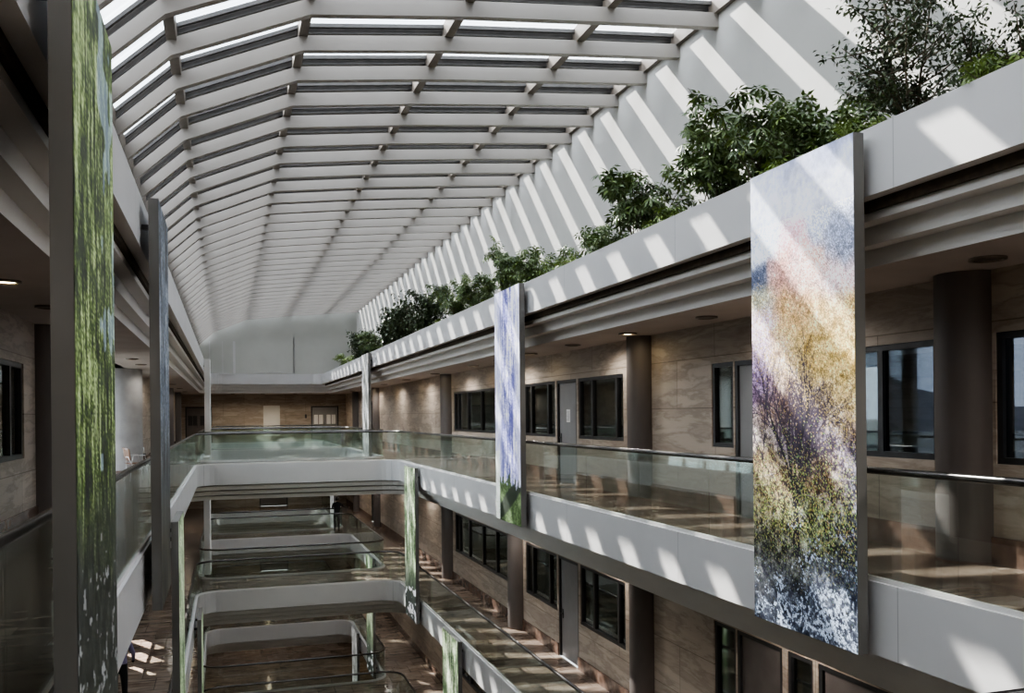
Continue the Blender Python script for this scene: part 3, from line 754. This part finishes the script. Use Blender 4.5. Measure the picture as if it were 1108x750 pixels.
# ------------------------------------------------------------------ downlights
def downlight(x, y, z, lit, label, r=.15, group=None):
    root = empty('ceiling_downlight', (0, 0, 0), label, 'ceiling light', group)
    root.location = (x, y, z)
    a = MB(); n = 24; V = []
    for rr, zz in ((r, z), (r, z - .025), (r * .78, z - .03), (r * .74, z - .008)):
        V += [(x + math.cos(2*PI*k/n)*rr, y + math.sin(2*PI*k/n)*rr, zz) for k in range(n)]
    a.add(V, [(j*n+k, j*n+(k+1) % n, (j+1)*n+(k+1) % n, (j+1)*n+k) for j in range(3) for k in range(n)], 0, True)
    a.build('trim_ring', M['lamp_ring'], root)
    b = MB(); b.disc((x, y), r * .74, z - .012, z - .006, 20); b.build('lens', M['lamp_on'] if lit else M['lamp_off'], root)
    return root
lights = [(6.94, 0), (9.7, 0), (12.3, 0), (15.15, 1), (17.9, 0), (20.7, 1), (23.3, 0), (26.0, 1), (31.2, 1), (36.5, 1), (42.0, 1), (47.3, 1), (53, 1)]
for y, lit in lights:
    downlight(7.01, y, CEILS[0], lit, ('lit warm' if lit else 'unlit dark') + ' round ceiling light over the right main gallery', .17, 'lit ceiling lights over the right main gallery' if lit else 'unlit ceiling lights over the right main gallery')
for y, lit in [(10.7, 1), (13.0, 0), (24, 1), (26.5, 1), (36, 1), (42, 1), (48, 1), (54, 1)]:
    downlight(-2.2, y, CEILS[0], lit, ('lit warm' if lit else 'unlit dark') + ' round ceiling light over the left main gallery', .15, 'ceiling lights over the left main gallery, ' + ('lit' if lit else 'unlit'))
for x in (.4, 2.2, 4.2, 6.2):
    downlight(x, 59.3, CEILS[0], 1, 'lit warm ceiling light in front of the far end wall', .13, 'lit lights before the far end wall')
for li in (1, 2):
    for y in (26, 36.5, 47.3, 55):
        downlight(7.01, y, CEILS[li], 1, 'lit warm ceiling light over the right gallery of the %s' % LV[li], .13, 'lit lights over the right gallery of the %s' % LV[li])
def floor_bar_spot(src, corners):
    """low sun thrown back by a window across the void: a spot whose beam is cut into slanting bars"""
    quads = [[Vector(p) for p in q] for q in corners]; cen = sum((p for q in quads for p in q), Vector()) / sum(len(q) for q in quads)
    Lp = Vector(src); zax = (Lp - cen).normalized(); run = quads[0][1] - quads[0][0]; xax = (run - zax * run.dot(zax)).normalized(); yax = zax.cross(xax)
    l = bpy.data.lights.new('sun_glint', 'SPOT'); l.energy = 48000; l.color = (1, .93, .86); l.shadow_soft_size = .01; l.spot_size = math.radians(24); l.spot_blend = .05
    o = bpy.data.objects.new('sun_glint', l); COL.objects.link(o)
    o.matrix_world = Matrix.Translation(Lp) @ Matrix((xax, yax, zax)).transposed().to_4x4()
    l.use_nodes = True; nt = l.node_tree; em = nt.nodes['Emission']; tc = N(nt, 'ShaderNodeTexCoord'); sx = N(nt, 'ShaderNodeSeparateXYZ'); nt.links.new(tc.outputs['Normal'], sx.inputs[0])
    ab = N(nt, 'ShaderNodeMath', operation='ABSOLUTE'); nt.links.new(sx.outputs[2], ab.inputs[0])
    uv = []
    for k in (0, 1):
        d = N(nt, 'ShaderNodeMath', operation='DIVIDE'); nt.links.new(sx.outputs[k], d.inputs[0]); nt.links.new(ab.outputs[0], d.inputs[1]); uv.append(d)
    def m2(op, a, b):
        m = N(nt, 'ShaderNodeMath', operation=op)
        for i, q in enumerate((a, b)):
            if isinstance(q, (int, float)): m.inputs[i].default_value = q
            else: nt.links.new(q.outputs[0], m.inputs[i])
        return m
    tot = None
    for q in quads:
        loc = [((p - Lp).dot(xax) / abs((p - Lp).dot(zax)), (p - Lp).dot(yax) / abs((p - Lp).dot(zax))) for p in q]
        us = sorted(a for a, b in loc); vs = sorted(b for a, b in loc)
        u0, u1, v0, v1 = (us[0]+us[1])/2, (us[2]+us[3])/2, (vs[0]+vs[1])/2, (vs[2]+vs[3])/2
        a = m2('MULTIPLY', m2('GREATER_THAN', uv[0], u0), m2('LESS_THAN', uv[0], u1)); b = m2('MULTIPLY', m2('GREATER_THAN', uv[1], v0), m2('LESS_THAN', uv[1], v1))
        c = m2('MULTIPLY', a, b); tot = c if tot is None else m2('ADD', tot, c)
    nt.links.new(tot.outputs[0], em.inputs['Strength'])
def floor_pt(px, py, z):
    D = -z * 980 / (py - (451.5 - .01 * (px - 245))); k = (px - .01 * (py - 451) - 245) * D / 980; X = k * .9537
    return (X, (D - .3007 * X) / .9537, z)
bars = [[(205,300),(400,365),(380,420),(200,345)], [(190,395),(365,470),(350,535),(200,460)], [(190,520),(330,600),(320,612),(190,555)]]
floor_bar_spot((5.0, 20.0, 2.6), [[floor_pt(120 + a / 7.5, 650 + b / 7.5, FLOORS[1]) for a, b in q] for q in bars])  # added spot in the void, in place of sun on the lower left floor
def lamp_or_fill(x, y, z, e, c=(1, .8, .55), size=.5):  # serves the lit downlights and the added fill spots
    l = bpy.data.lights.new('lamp', 'SPOT'); l.energy = e; l.color = c; l.shadow_soft_size = .07; l.spot_size = math.radians(165); l.spot_blend = .6
    o = bpy.data.objects.new('lamp_glow', l); COL.objects.link(o); o.location = (x, y, z)
for x in (.1, 2.6, 5.6): lamp_or_fill(x, 58.8, 1.4, 70, (1, .86, .68))
for y in (15.1, 26, 42): lamp_or_fill(7.0, y, 1.43, 5)
for li in (1, 2, 3):
    for x, y in ((2.4, 59.4), (7.0, 52), (-2, 50)): lamp_or_fill(x, y, CEILS[li] - .06, 50)
for li in range(3):
    for y in range(4, 58, 6):
        lamp_or_fill(6.85, y + .7, CEILS[li] - .05, 70, (1, .93, .85), .4); lamp_or_fill(-1.95, y + .7, CEILS[li] - .05, 20, (1, .93, .85), .4)  # fill spots added to brighten the galleries, no fittings here
lamp_or_fill(2.4, 40, CEILS[3] - .3, 60); lamp_or_fill(2.4, 20, CEILS[3] - .3, 60)

# ------------------------------------------------------------------ planting
def leaflet(mb, p, d, up, L, w, mi=0):
    d = d.normalized(); s = d.cross(up)
    if s.length < 1e-3: s = Vector((1, 0, 0))
    s.normalize(); n = s.cross(d).normalized()
    a = p; b = p + d * L * .5 + s * w + n * w * .25; c = p + d * L - n * L * .12; e = p + d * L * .5 - s * w + n * w * .25
    m_ = p + d * L * .5
    mb.add([a, b, c, e, m_], [(0, 4, 1), (4, 2, 1), (0, 3, 4), (4, 3, 2)], mi)
def make_plant(kind, seed, H, spread):
    rnd = random.Random(seed)
    stems, fol = MB(), MB()
    tips = []
    nst = {'umbrella': 9, 'ficus': 4, 'low': 8, 'bush': 12}[kind]
    for i in range(nst):
        a = rnd.uniform(0, 2*PI); lean = rnd.uniform(.15, 1) * spread
        h = H * rnd.uniform(.55, 1); base = Vector((rnd.uniform(-.12, .12), rnd.uniform(-.15, .15), 0))
        if kind == 'ficus': base *= .5; lean *= .6
        pts = [base]
        n = 6
        for k in range(1, n + 1):
            t = k / n
            pts.append(base + Vector((math.cos(a) * lean * t**1.3 * .75, math.sin(a) * lean * t**1.3, h * t)) + Vector((rnd.uniform(-.04, .04), rnd.uniform(-.04, .04), 0)))
        r0 = .022 if kind == 'ficus' else .013
        stems.tube([tuple(p) for p in pts], [r0 * (1 - .75 * k / n) for k in range(n + 1)], 5)
        nb = {'umbrella': 8, 'ficus': 20, 'low': 4, 'bush': 12}[kind]
        for b in range(nb):
            t = rnd.uniform(.42 if kind == 'umbrella' else .3, 1); k = min(n - 1, int(t * n)); p = pts[k].lerp(pts[k + 1], t * n - k)
            a2 = rnd.uniform(0, 2*PI); L = rnd.uniform(.15, .45) * (1.3 if kind == 'ficus' else 1) * max(.5, spread)
            q = p + Vector((math.cos(a2) * L * .8, math.sin(a2) * L, L * rnd.uniform(.0, .9)))
            stems.tube([tuple(p), tuple(p.lerp(q, .5) + Vector((0, 0, -.02))), tuple(q)], [r0 * .45, r0 * .35, r0 * .2], 4, caps=False)
            tips.append((q, (q - p).normalized(), p))
        tips.append((pts[-1], Vector((0, 0, 1)), pts[-2]))
    for q, d, p in tips:
        q = Vector((max(-1, min(1, q.x)), max(-1, min(1, q.y)), q.z)) if kind != 'ficus' else q
        if kind == 'umbrella' or kind == 'low':
            for c in range(rnd.choice((3, 4, 5))):
                o = p.lerp(q, rnd.uniform(.4, 1.0)) + Vector((rnd.gauss(0, .05), rnd.gauss(0, .05), rnd.gauss(.02, .05)))
                ax = (d * .4 + Vector((rnd.gauss(0, .6), rnd.gauss(0, .6), .7))).normalized()
                e1 = ax.orthogonal().normalized(); e2 = ax.cross(e1); L = rnd.uniform(.10, .17) * (.75 if kind == 'low' else 1); off = rnd.uniform(0, 1)
                for k in range(7):
                    an = 2*PI*(k + off) / 7; dd = e1 * math.cos(an) + e2 * math.sin(an) - ax * .25 + Vector((0, 0, -.2))
                    leaflet(fol, o + dd * .015, dd, ax, L, L * .16, 0 if rnd.random() < .88 else 1)
        else:
            for c in range(44 if kind == 'ficus' else 22):
                o = p.lerp(q, rnd.uniform(.15, 1.15)) + Vector((rnd.gauss(0, .06), rnd.gauss(0, .06), rnd.gauss(0, .06)))
                dd = Vector((rnd.gauss(0, 1), rnd.gauss(0, 1), rnd.gauss(-.5, .6))); leaflet(fol, o, dd, Vector((rnd.gauss(0, .5), rnd.gauss(0, .5), 1)), rnd.uniform(.055, .09) * (1 if kind == 'ficus' else 1.7), .015 if kind == 'ficus' else .035, 0 if rnd.random() < .96 else 1)
    return stems, fol
SOIL = 2.36
variants = {}
def plant(kind, var, x, y, H, label, rz=0.0, spread=.8, sc=1.0, name='planter_shrub', cat='plant', group=None):
    key = (kind, var)
    root = empty(name, (x, y, SOIL), label, cat, group, rz=rz); root.scale = (sc, sc, sc)
    if key not in variants:
        s, f = make_plant(kind, 100 + var * 7 + len(kind), H, spread)
        lm = {'umbrella': [M['leaf'], M['leaf_pale']], 'ficus': [M['leaf_dark'], M['leaf']], 'bush': [M['leaf_dark'], M['leaf']], 'low': [M['leaf_pale'], M['leaf']]}[kind]
        a = s.build('stem', M['bark'], root, rel=False); b = f.build('foliage', lm, root, rel=False)
        variants[key] = (a, b)
    else:
        for o in variants[key]:
            c = o.copy(); COL.objects.link(c); c.parent = root
    return root
def y_at(px, X): 
    D = 980 * (X / .9537) / (px - 245); return (D - .3007 * X) / .9537
PX = 6.55
SH = [('ficus', 0, 992, 2.15, 'tall dark small-leaved tree with a slanting trunk in the planter, nearest on the right', 1.05, 1.0),
      ('ficus', 1, 1075, 1.5, 'dark small-leaved shrub in the planter at the right edge of the picture', .9, .8),
      ('umbrella', 0, 893, 1.15, 'low dark green umbrella plant just above the big autumn panel', .9, .95),
      ('umbrella', 1, 830, 1.6, 'tall spreading umbrella plant left of the big autumn panel', 1.0, 1.05),
      ('umbrella', 2, 775, 1.75, 'tall upright umbrella plant with bare arching stems over the parapet', .9, 1.05),
      ('umbrella', 3, 700, 1.6, 'wide drooping umbrella plant in the middle of the planter', 1.05, 1.12),
      ('umbrella', 4, 655, 1.2, 'airy pale umbrella plant left of the wide drooping one', .7, .85),
      ('low', 0, 622, .7, 'low bright green spreading plant at the parapet edge', .9, 1.1),
      ('umbrella', 0, 590, 1.3, 'thin two-headed umbrella plant beside the wall joint', .7, .9),
      ('umbrella', 2, 553, 1.3, 'green umbrella plant above the violet streaked panel', .8, 1.0),
      ('umbrella', 3, 520, 1.3, 'leafy umbrella plant further along the planter', .8, .95),
      ('umbrella', 1, 494, 1.5, 'slender tall umbrella plant against the striped wall', .8, 1.0),
      ('bush', 0, 455, 2.0, 'dense dark bush with a pale top in the distant planter', 1.0, 1.05),
      ('bush', 1, 437, 1.7, 'dense dark rounded bush in the distant planter', .9, 1.1),
      ('bush', 0, 421, 1.7, 'dark bush, second from the far end of the planter', 1.0, 1.0),
      ('umbrella', 3, 405, 1.6, 'green bush near the far end of the planter', .8, 1.05),
      ('bush', 1, 392, 1.5, 'farthest dark bush against the end wall', .9, 1.1),
      ('low', 0, 380, .7, 'little green plant trailing at the far corner of the planter', .8, 1.5)]
for kind, var, px, H, lab, spr, sc in SH:
    plant(kind, var, PX, y_at(px, PX), H, lab, rz=(px * 1.7) % 6.28, spread=spr, sc=sc, name='leafy_bush' if kind == 'bush' else 'ficus_shrub' if kind == 'ficus' else ('umbrella_plant' if kind == 'umbrella' else 'trailing_plant'))
for px, lab in ((950, 'small yellow green plant peeping over the parapet right of the big panel'), (1100, 'bright yellow green leafy plant at the right edge above the parapet'), (735, 'low leafy plant at the foot of the tall umbrella plants'), (865, 'low leafy plant behind the top of the big autumn panel'),
                (570, 'low leafy plant over the violet panel'), (480, 'low leafy plant at the parapet in the distance')):
    plant('low', 1, 6.15, y_at(px, 6.15), .55, lab, rz=px % 6, spread=.7, sc=.8, name='trailing_plant')

# ------------------------------------------------------------------ chairs in the lounge
def chair(name, x, y, z, rz, shell, label):
    root = empty(name, (x, y, z), label, 'chair', rz=rz)
    def sheet(pts, w, th, nm, mat):
        mb = MB(); V = []; n = 7
        for i, (py, pz, cw) in enumerate(pts):
            for k in range(n):
                u = -1 + 2 * k / (n - 1); V.append((u * w * cw / 2, py - .05 * u*u * (1 if i > 3 else 0) * -1, pz + .02 * u * u))
        m_ = len(pts); F = [(i*n+k, i*n+k+1, (i+1)*n+k+1, (i+1)*n+k) for i in range(m_-1) for k in range(n-1)]
        mb.add(V, F, 0, True); o = mb.build(nm, mat, root, rel=False)
        sm = o.modifiers.new('solid', 'SOLIDIFY'); sm.thickness = th
    sheet([(-.22, .44, .85), (-.2, .455, 1), (-.05, .445, 1), (.1, .44, 1), (.18, .45, .95)], .46, .014, 'seat', shell)
    sheet([(.2, .52, .8), (.225, .6, .95), (.24, .7, 1), (.25, .8, .95), (.25, .85, .7)], .46, .014, 'backrest', shell)
    for sx in (-1, 1):
        mb = MB(); mb.tube([(sx*.19, -.18, .43), (sx*.22, -.23, 0)], .011); mb.build('leg', M['steel'], root, rel=False)
        mb = MB(); mb.tube([(sx*.19, .18, .43), (sx*.22, .25, 0)], .011); mb.build('leg', M['steel'], root, rel=False)
        mb = MB(); mb.tube([(sx*.21, .2, .44), (sx*.25, .17, .66), (sx*.25, -.12, .66), (sx*.21, -.16, .44)], .011); mb.build('armrest', M['steel'], root, rel=False)
    mb = MB(); mb.tube([(-.19, -.18, .43), (-.19, .19, .43), (-.1, .24, .62), (.1, .24, .62), (.19, .19, .43), (.19, -.18, .43)], .010); mb.build('seat_frame', M['steel'], root, rel=False)
    return root
chair('shell_chair', -2.22, 25.2, FLOORS[0], 2.0, M['tan'], 'tan plywood shell chair with metal legs before the pale column')
chair('shell_chair', -2.75, 31.2, FLOORS[0], 1.2, M['black'], 'dark chair behind the pale column in the bright lounge')

# ------------------------------------------------------------------ people
def person(x, y, z, rz, label, joints, mats, hairlen=0):
    root = empty('person', (x, y, z + .015), label, 'person', rz=rz)
    J = joints
    names = list(J); idx = {n: i for i, n in enumerate(names)}
    E = [('pelvis','waist'),('waist','chest'),('chest','neck'),('neck','headb'),('headb','headm'),('headm','headt'),
         ('chest','shl'),('shl','ell'),('ell','wrl'),('wrl','hal'),('chest','shr'),('shr','elr'),('elr','wrr'),('wrr','har'),
         ('pelvis','hipl'),('hipl','knl'),('knl','anl'),('anl','tol'),('pelvis','hipr'),('hipr','knr'),('knr','anr'),('anr','tor')]
    RAD = dict(pelvis=.135, waist=.12, chest=.15, neck=.05, headb=.07, headm=.095, headt=.07, shl=.062, ell=.043, wrl=.028, hal=.035, hipl=.085, knl=.058, anl=.04, tol=.035)
    def rr(n): 
        return RAD.get(n, RAD.get(n[:-1] + 'l', .05))
    me = bpy.data.meshes.new('body'); me.from_pydata([J[n] for n in names], [(idx[a], idx[b]) for a, b in E], [])
    o = bpy.data.objects.new('body', me); COL.objects.link(o); o.parent = root
    md = o.modifiers.new('skin', 'SKIN')
    for i, n in enumerate(names):
        sv = me.skin_vertices[0].data[i]; r = rr(n)
        sv.radius = (r * (1.25 if n in ('chest', 'waist', 'pelvis') else 1), r * (.8 if n in ('chest', 'waist', 'pelvis') else 1)); sv.use_root = (n == 'pelvis')
    o.modifiers.new('sub', 'SUBSURF').levels = 2; o.modifiers['sub'].render_levels = 2
    # clothes by height on the one body surface
    m, nt, b = new_mat('clothed_body')
    tc = N(nt, 'ShaderNodeTexCoord'); sx = N(nt, 'ShaderNodeSeparateXYZ'); nt.links.new(tc.outputs['Object'], sx.inputs[0])
    mr = N(nt, 'ShaderNodeMapRange'); mr.inputs['From Max'].default_value = 1.8; nt.links.new(sx.outputs[2], mr.inputs['Value'])
    r_ = ramp(nt, mats); r_.color_ramp.interpolation = 'CONSTANT'; nt.links.new(mr.outputs[0], r_.inputs[0]); nt.links.new(r_.outputs[0], b.inputs['Base Color']); b.inputs['Roughness'].default_value = .8
    me.materials.append(m)
    # head detail: hair cap, face
    hm = Vector(J['headm'])
    bm = bmesh.new(); bmesh.ops.create_uvsphere(bm, u_segments=20, v_segments=14, radius=.112)
    bmesh.ops.delete(bm, geom=[v for v in bm.verts if v.co.z < -.02 and v.co.y < .02 or (v.co.y < -.055 and v.co.z < .045) or v.co.z < -.075 - hairlen], context='VERTS')
    hme = bpy.data.meshes.new('hair'); bm.to_mesh(hme); bm.free(); hme.materials.append(M['hair'])
    for p in hme.polygons: p.use_smooth = True
    ho = bpy.data.objects.new('hair', hme); COL.objects.link(ho); ho.parent = root; ho.location = hm + Vector((0, .008, .02)); ho.scale = (.88, 1.02, 1.08)
    f = MB()
    f.add([tuple(hm + Vector(q)) for q in ((-.014, -.092, -.02), (.014, -.092, -.02), (0, -.122, -.022), (0, -.09, .03))], [(0, 1, 2), (0, 2, 3), (1, 3, 2)])
    f.build('nose', M['skin'], root, rel=False)
    f = MB()
    for s_ in (-1, 1): f.box(hm.x + s_*.034 - .012, hm.x + s_*.034 + .012, hm.y - .097, hm.y - .085, hm.z + .01, hm.z + .02)
    f.build('eyes', M['hair'], root, rel=False)
    f = MB(); f.box(hm.x - .022, hm.x + .022, hm.y - .093, hm.y - .08, hm.z - .052, hm.z - .044); f.build('mouth', M['base'], root, rel=False)
    for sd, hn, wn in (('l', 'hal', 'wrl'), ('r', 'har', 'wrr')):
        h = MB(); p = Vector(J[hn]); d = (p - Vector(J[wn])).normalized(); s_ = d.cross(Vector((0, 0, 1)));
        if s_.length < .1: s_ = Vector((0, 1, 0))
        s_.normalize(); n_ = s_.cross(d)
        for k, L in enumerate((.062, .072, .068, .052)):
            a = p + s_ * (-.027 + k * .018); h.tube([tuple(a), tuple(a + d * L * .5), tuple(a + d * L * .95 - n_ * .015)], [.009, .008, .006], 6)
        a = p - s_ * .03; h.tube([tuple(a - d * .03), tuple(a - s_ * .02 + d * .012), tuple(a - s_ * .022 + d * .04)], [.010, .009, .007], 6)
        h.build('fingers', M['skin'], root, rel=False)
    return root
def stand(lean=0.0, armr=None, arml=None):
    J = dict(pelvis=(0,0,.95), waist=(0,.01,1.1), chest=(0,.01,1.34), neck=(0,0,1.49), headb=(0,-.015,1.56), headm=(0,-.02,1.63), headt=(0,-.01,1.71),
      shl=(.18,0,1.42), ell=(.24,.03,1.14), wrl=(.24,-.06,.91), hal=(.24,-.09,.84), shr=(-.18,0,1.42), elr=(-.24,.03,1.14), wrr=(-.24,-.06,.91), har=(-.24,-.09,.84),
      hipl=(.09,0,.88), knl=(.10,-.01,.48), anl=(.10,.02,.085), tol=(.11,-.14,.035), hipr=(-.09,0,.88), knr=(-.10,-.02,.48), anr=(-.11,.02,.085), tor=(-.12,-.14,.035))
    if armr: J.update(armr)
    if arml: J.update(arml)
    for k, (x, y, z) in list(J.items()):
        if z > 1: J[k] = (x, y - lean * (z - .95), z)
    return J
sk = (.45, .29, .21); bl = (.012, .012, .014)
person(5.22, 45.95, FLOORS[1], PI * .9, 'person in dark clothes leaning by the glass on the far lower bridge',
       stand(.25, armr=dict(elr=(-.32, -.16, 1.26), wrr=(-.46, -.32, 1.22), har=(-.52, -.36, 1.22)), arml=dict(ell=(.26, -.12, 1.2), wrl=(.1, -.28, 1.12), hal=(.04, -.32, 1.12))),
       [(0, (.02, .02, .02)), (.08, bl), (.55, (.016, .016, .02)), (.855, sk)])
person(-2.06, 19.3, FLOORS[1], PI * 1.0, 'person in a lavender top and black trousers at the lower left edge beyond the fascia',
       stand(.0, armr=dict(elr=(-.26, -.06, 1.16), wrr=(-.24, -.22, 1.0), har=(-.23, -.28, .97))),
       [(0, (.02, .02, .02)), (.08, bl), (.56, (.27, .25, .42)), (.845, sk)])

# ------------------------------------------------------------------ near handrail, lower right
r = empty('handrail', (2.9, 1.32, -1.618), 'dark round handrail crossing in the lower right corner', 'handrail')
bpy.data.objects.remove(r)

# ------------------------------------------------------------------ lift everything, light, camera
for o in list(S.objects):
    if o.parent is None: o.location.z += LIFT

sd = Vector((.57, -1.07, -1.0)).normalized()
sun = bpy.data.lights.new('sun', 'SUN'); sun.energy = 11.0; sun.angle = math.radians(.6); sun.color = (1, .96, .9)
so = bpy.data.objects.new('sun', sun); COL.objects.link(so); so.rotation_euler = sd.to_track_quat('-Z', 'Y').to_euler(); so.location = (-20, 40, 40)

w = bpy.data.worlds.new('sky'); S.world = w; w.use_nodes = True; nt = w.node_tree
bg = nt.nodes['Background']; tc = N(nt, 'ShaderNodeTexCoord')
nz = N(nt, 'ShaderNodeTexNoise'); nz.inputs['Scale'].default_value = 2.2; nz.inputs['Detail'].default_value = 7
nt.links.new(tc.outputs['Generated'], nz.inputs['Vector'])
rp = ramp(nt, [(.35, (.64, .75, .92)), (.55, (.88, .92, .97)), (.7, (1, 1, 1))]); nt.links.new(nz.outputs['Fac'], rp.inputs[0]); nt.links.new(rp.outputs[0], bg.inputs[0])
bg.inputs[1].default_value = 5.0

cam = bpy.data.cameras.new('camera'); co = bpy.data.objects.new('camera', cam); COL.objects.link(co)
cam.sensor_width = 36; cam.sensor_fit = 'HORIZONTAL'; cam.lens = 36 * 980 / 1108; cam.shift_y = 73.4 / 1108; cam.clip_end = 3000; cam.clip_start = .05
th = math.atan2(309, 980)
co.matrix_world = Matrix.Translation((0, 0, LIFT)) @ Matrix.Rotation(-th, 4, 'Z') @ Matrix.Rotation(PI / 2, 4, 'X') @ Matrix.Rotation(-.01, 4, 'Z')
S.camera = co
S.view_settings.view_transform = 'AgX'
S.view_settings.look = 'AgX - Medium High Contrast'
S.view_settings.exposure = .75
S.cycles.max_bounces = 10; S.cycles.diffuse_bounces = 5; S.cycles.glossy_bounces = 4; S.cycles.transparent_max_bounces = 24
S.cycles.caustics_reflective = False; S.cycles.caustics_refractive = False
S.cycles.sample_clamp_indirect = 6
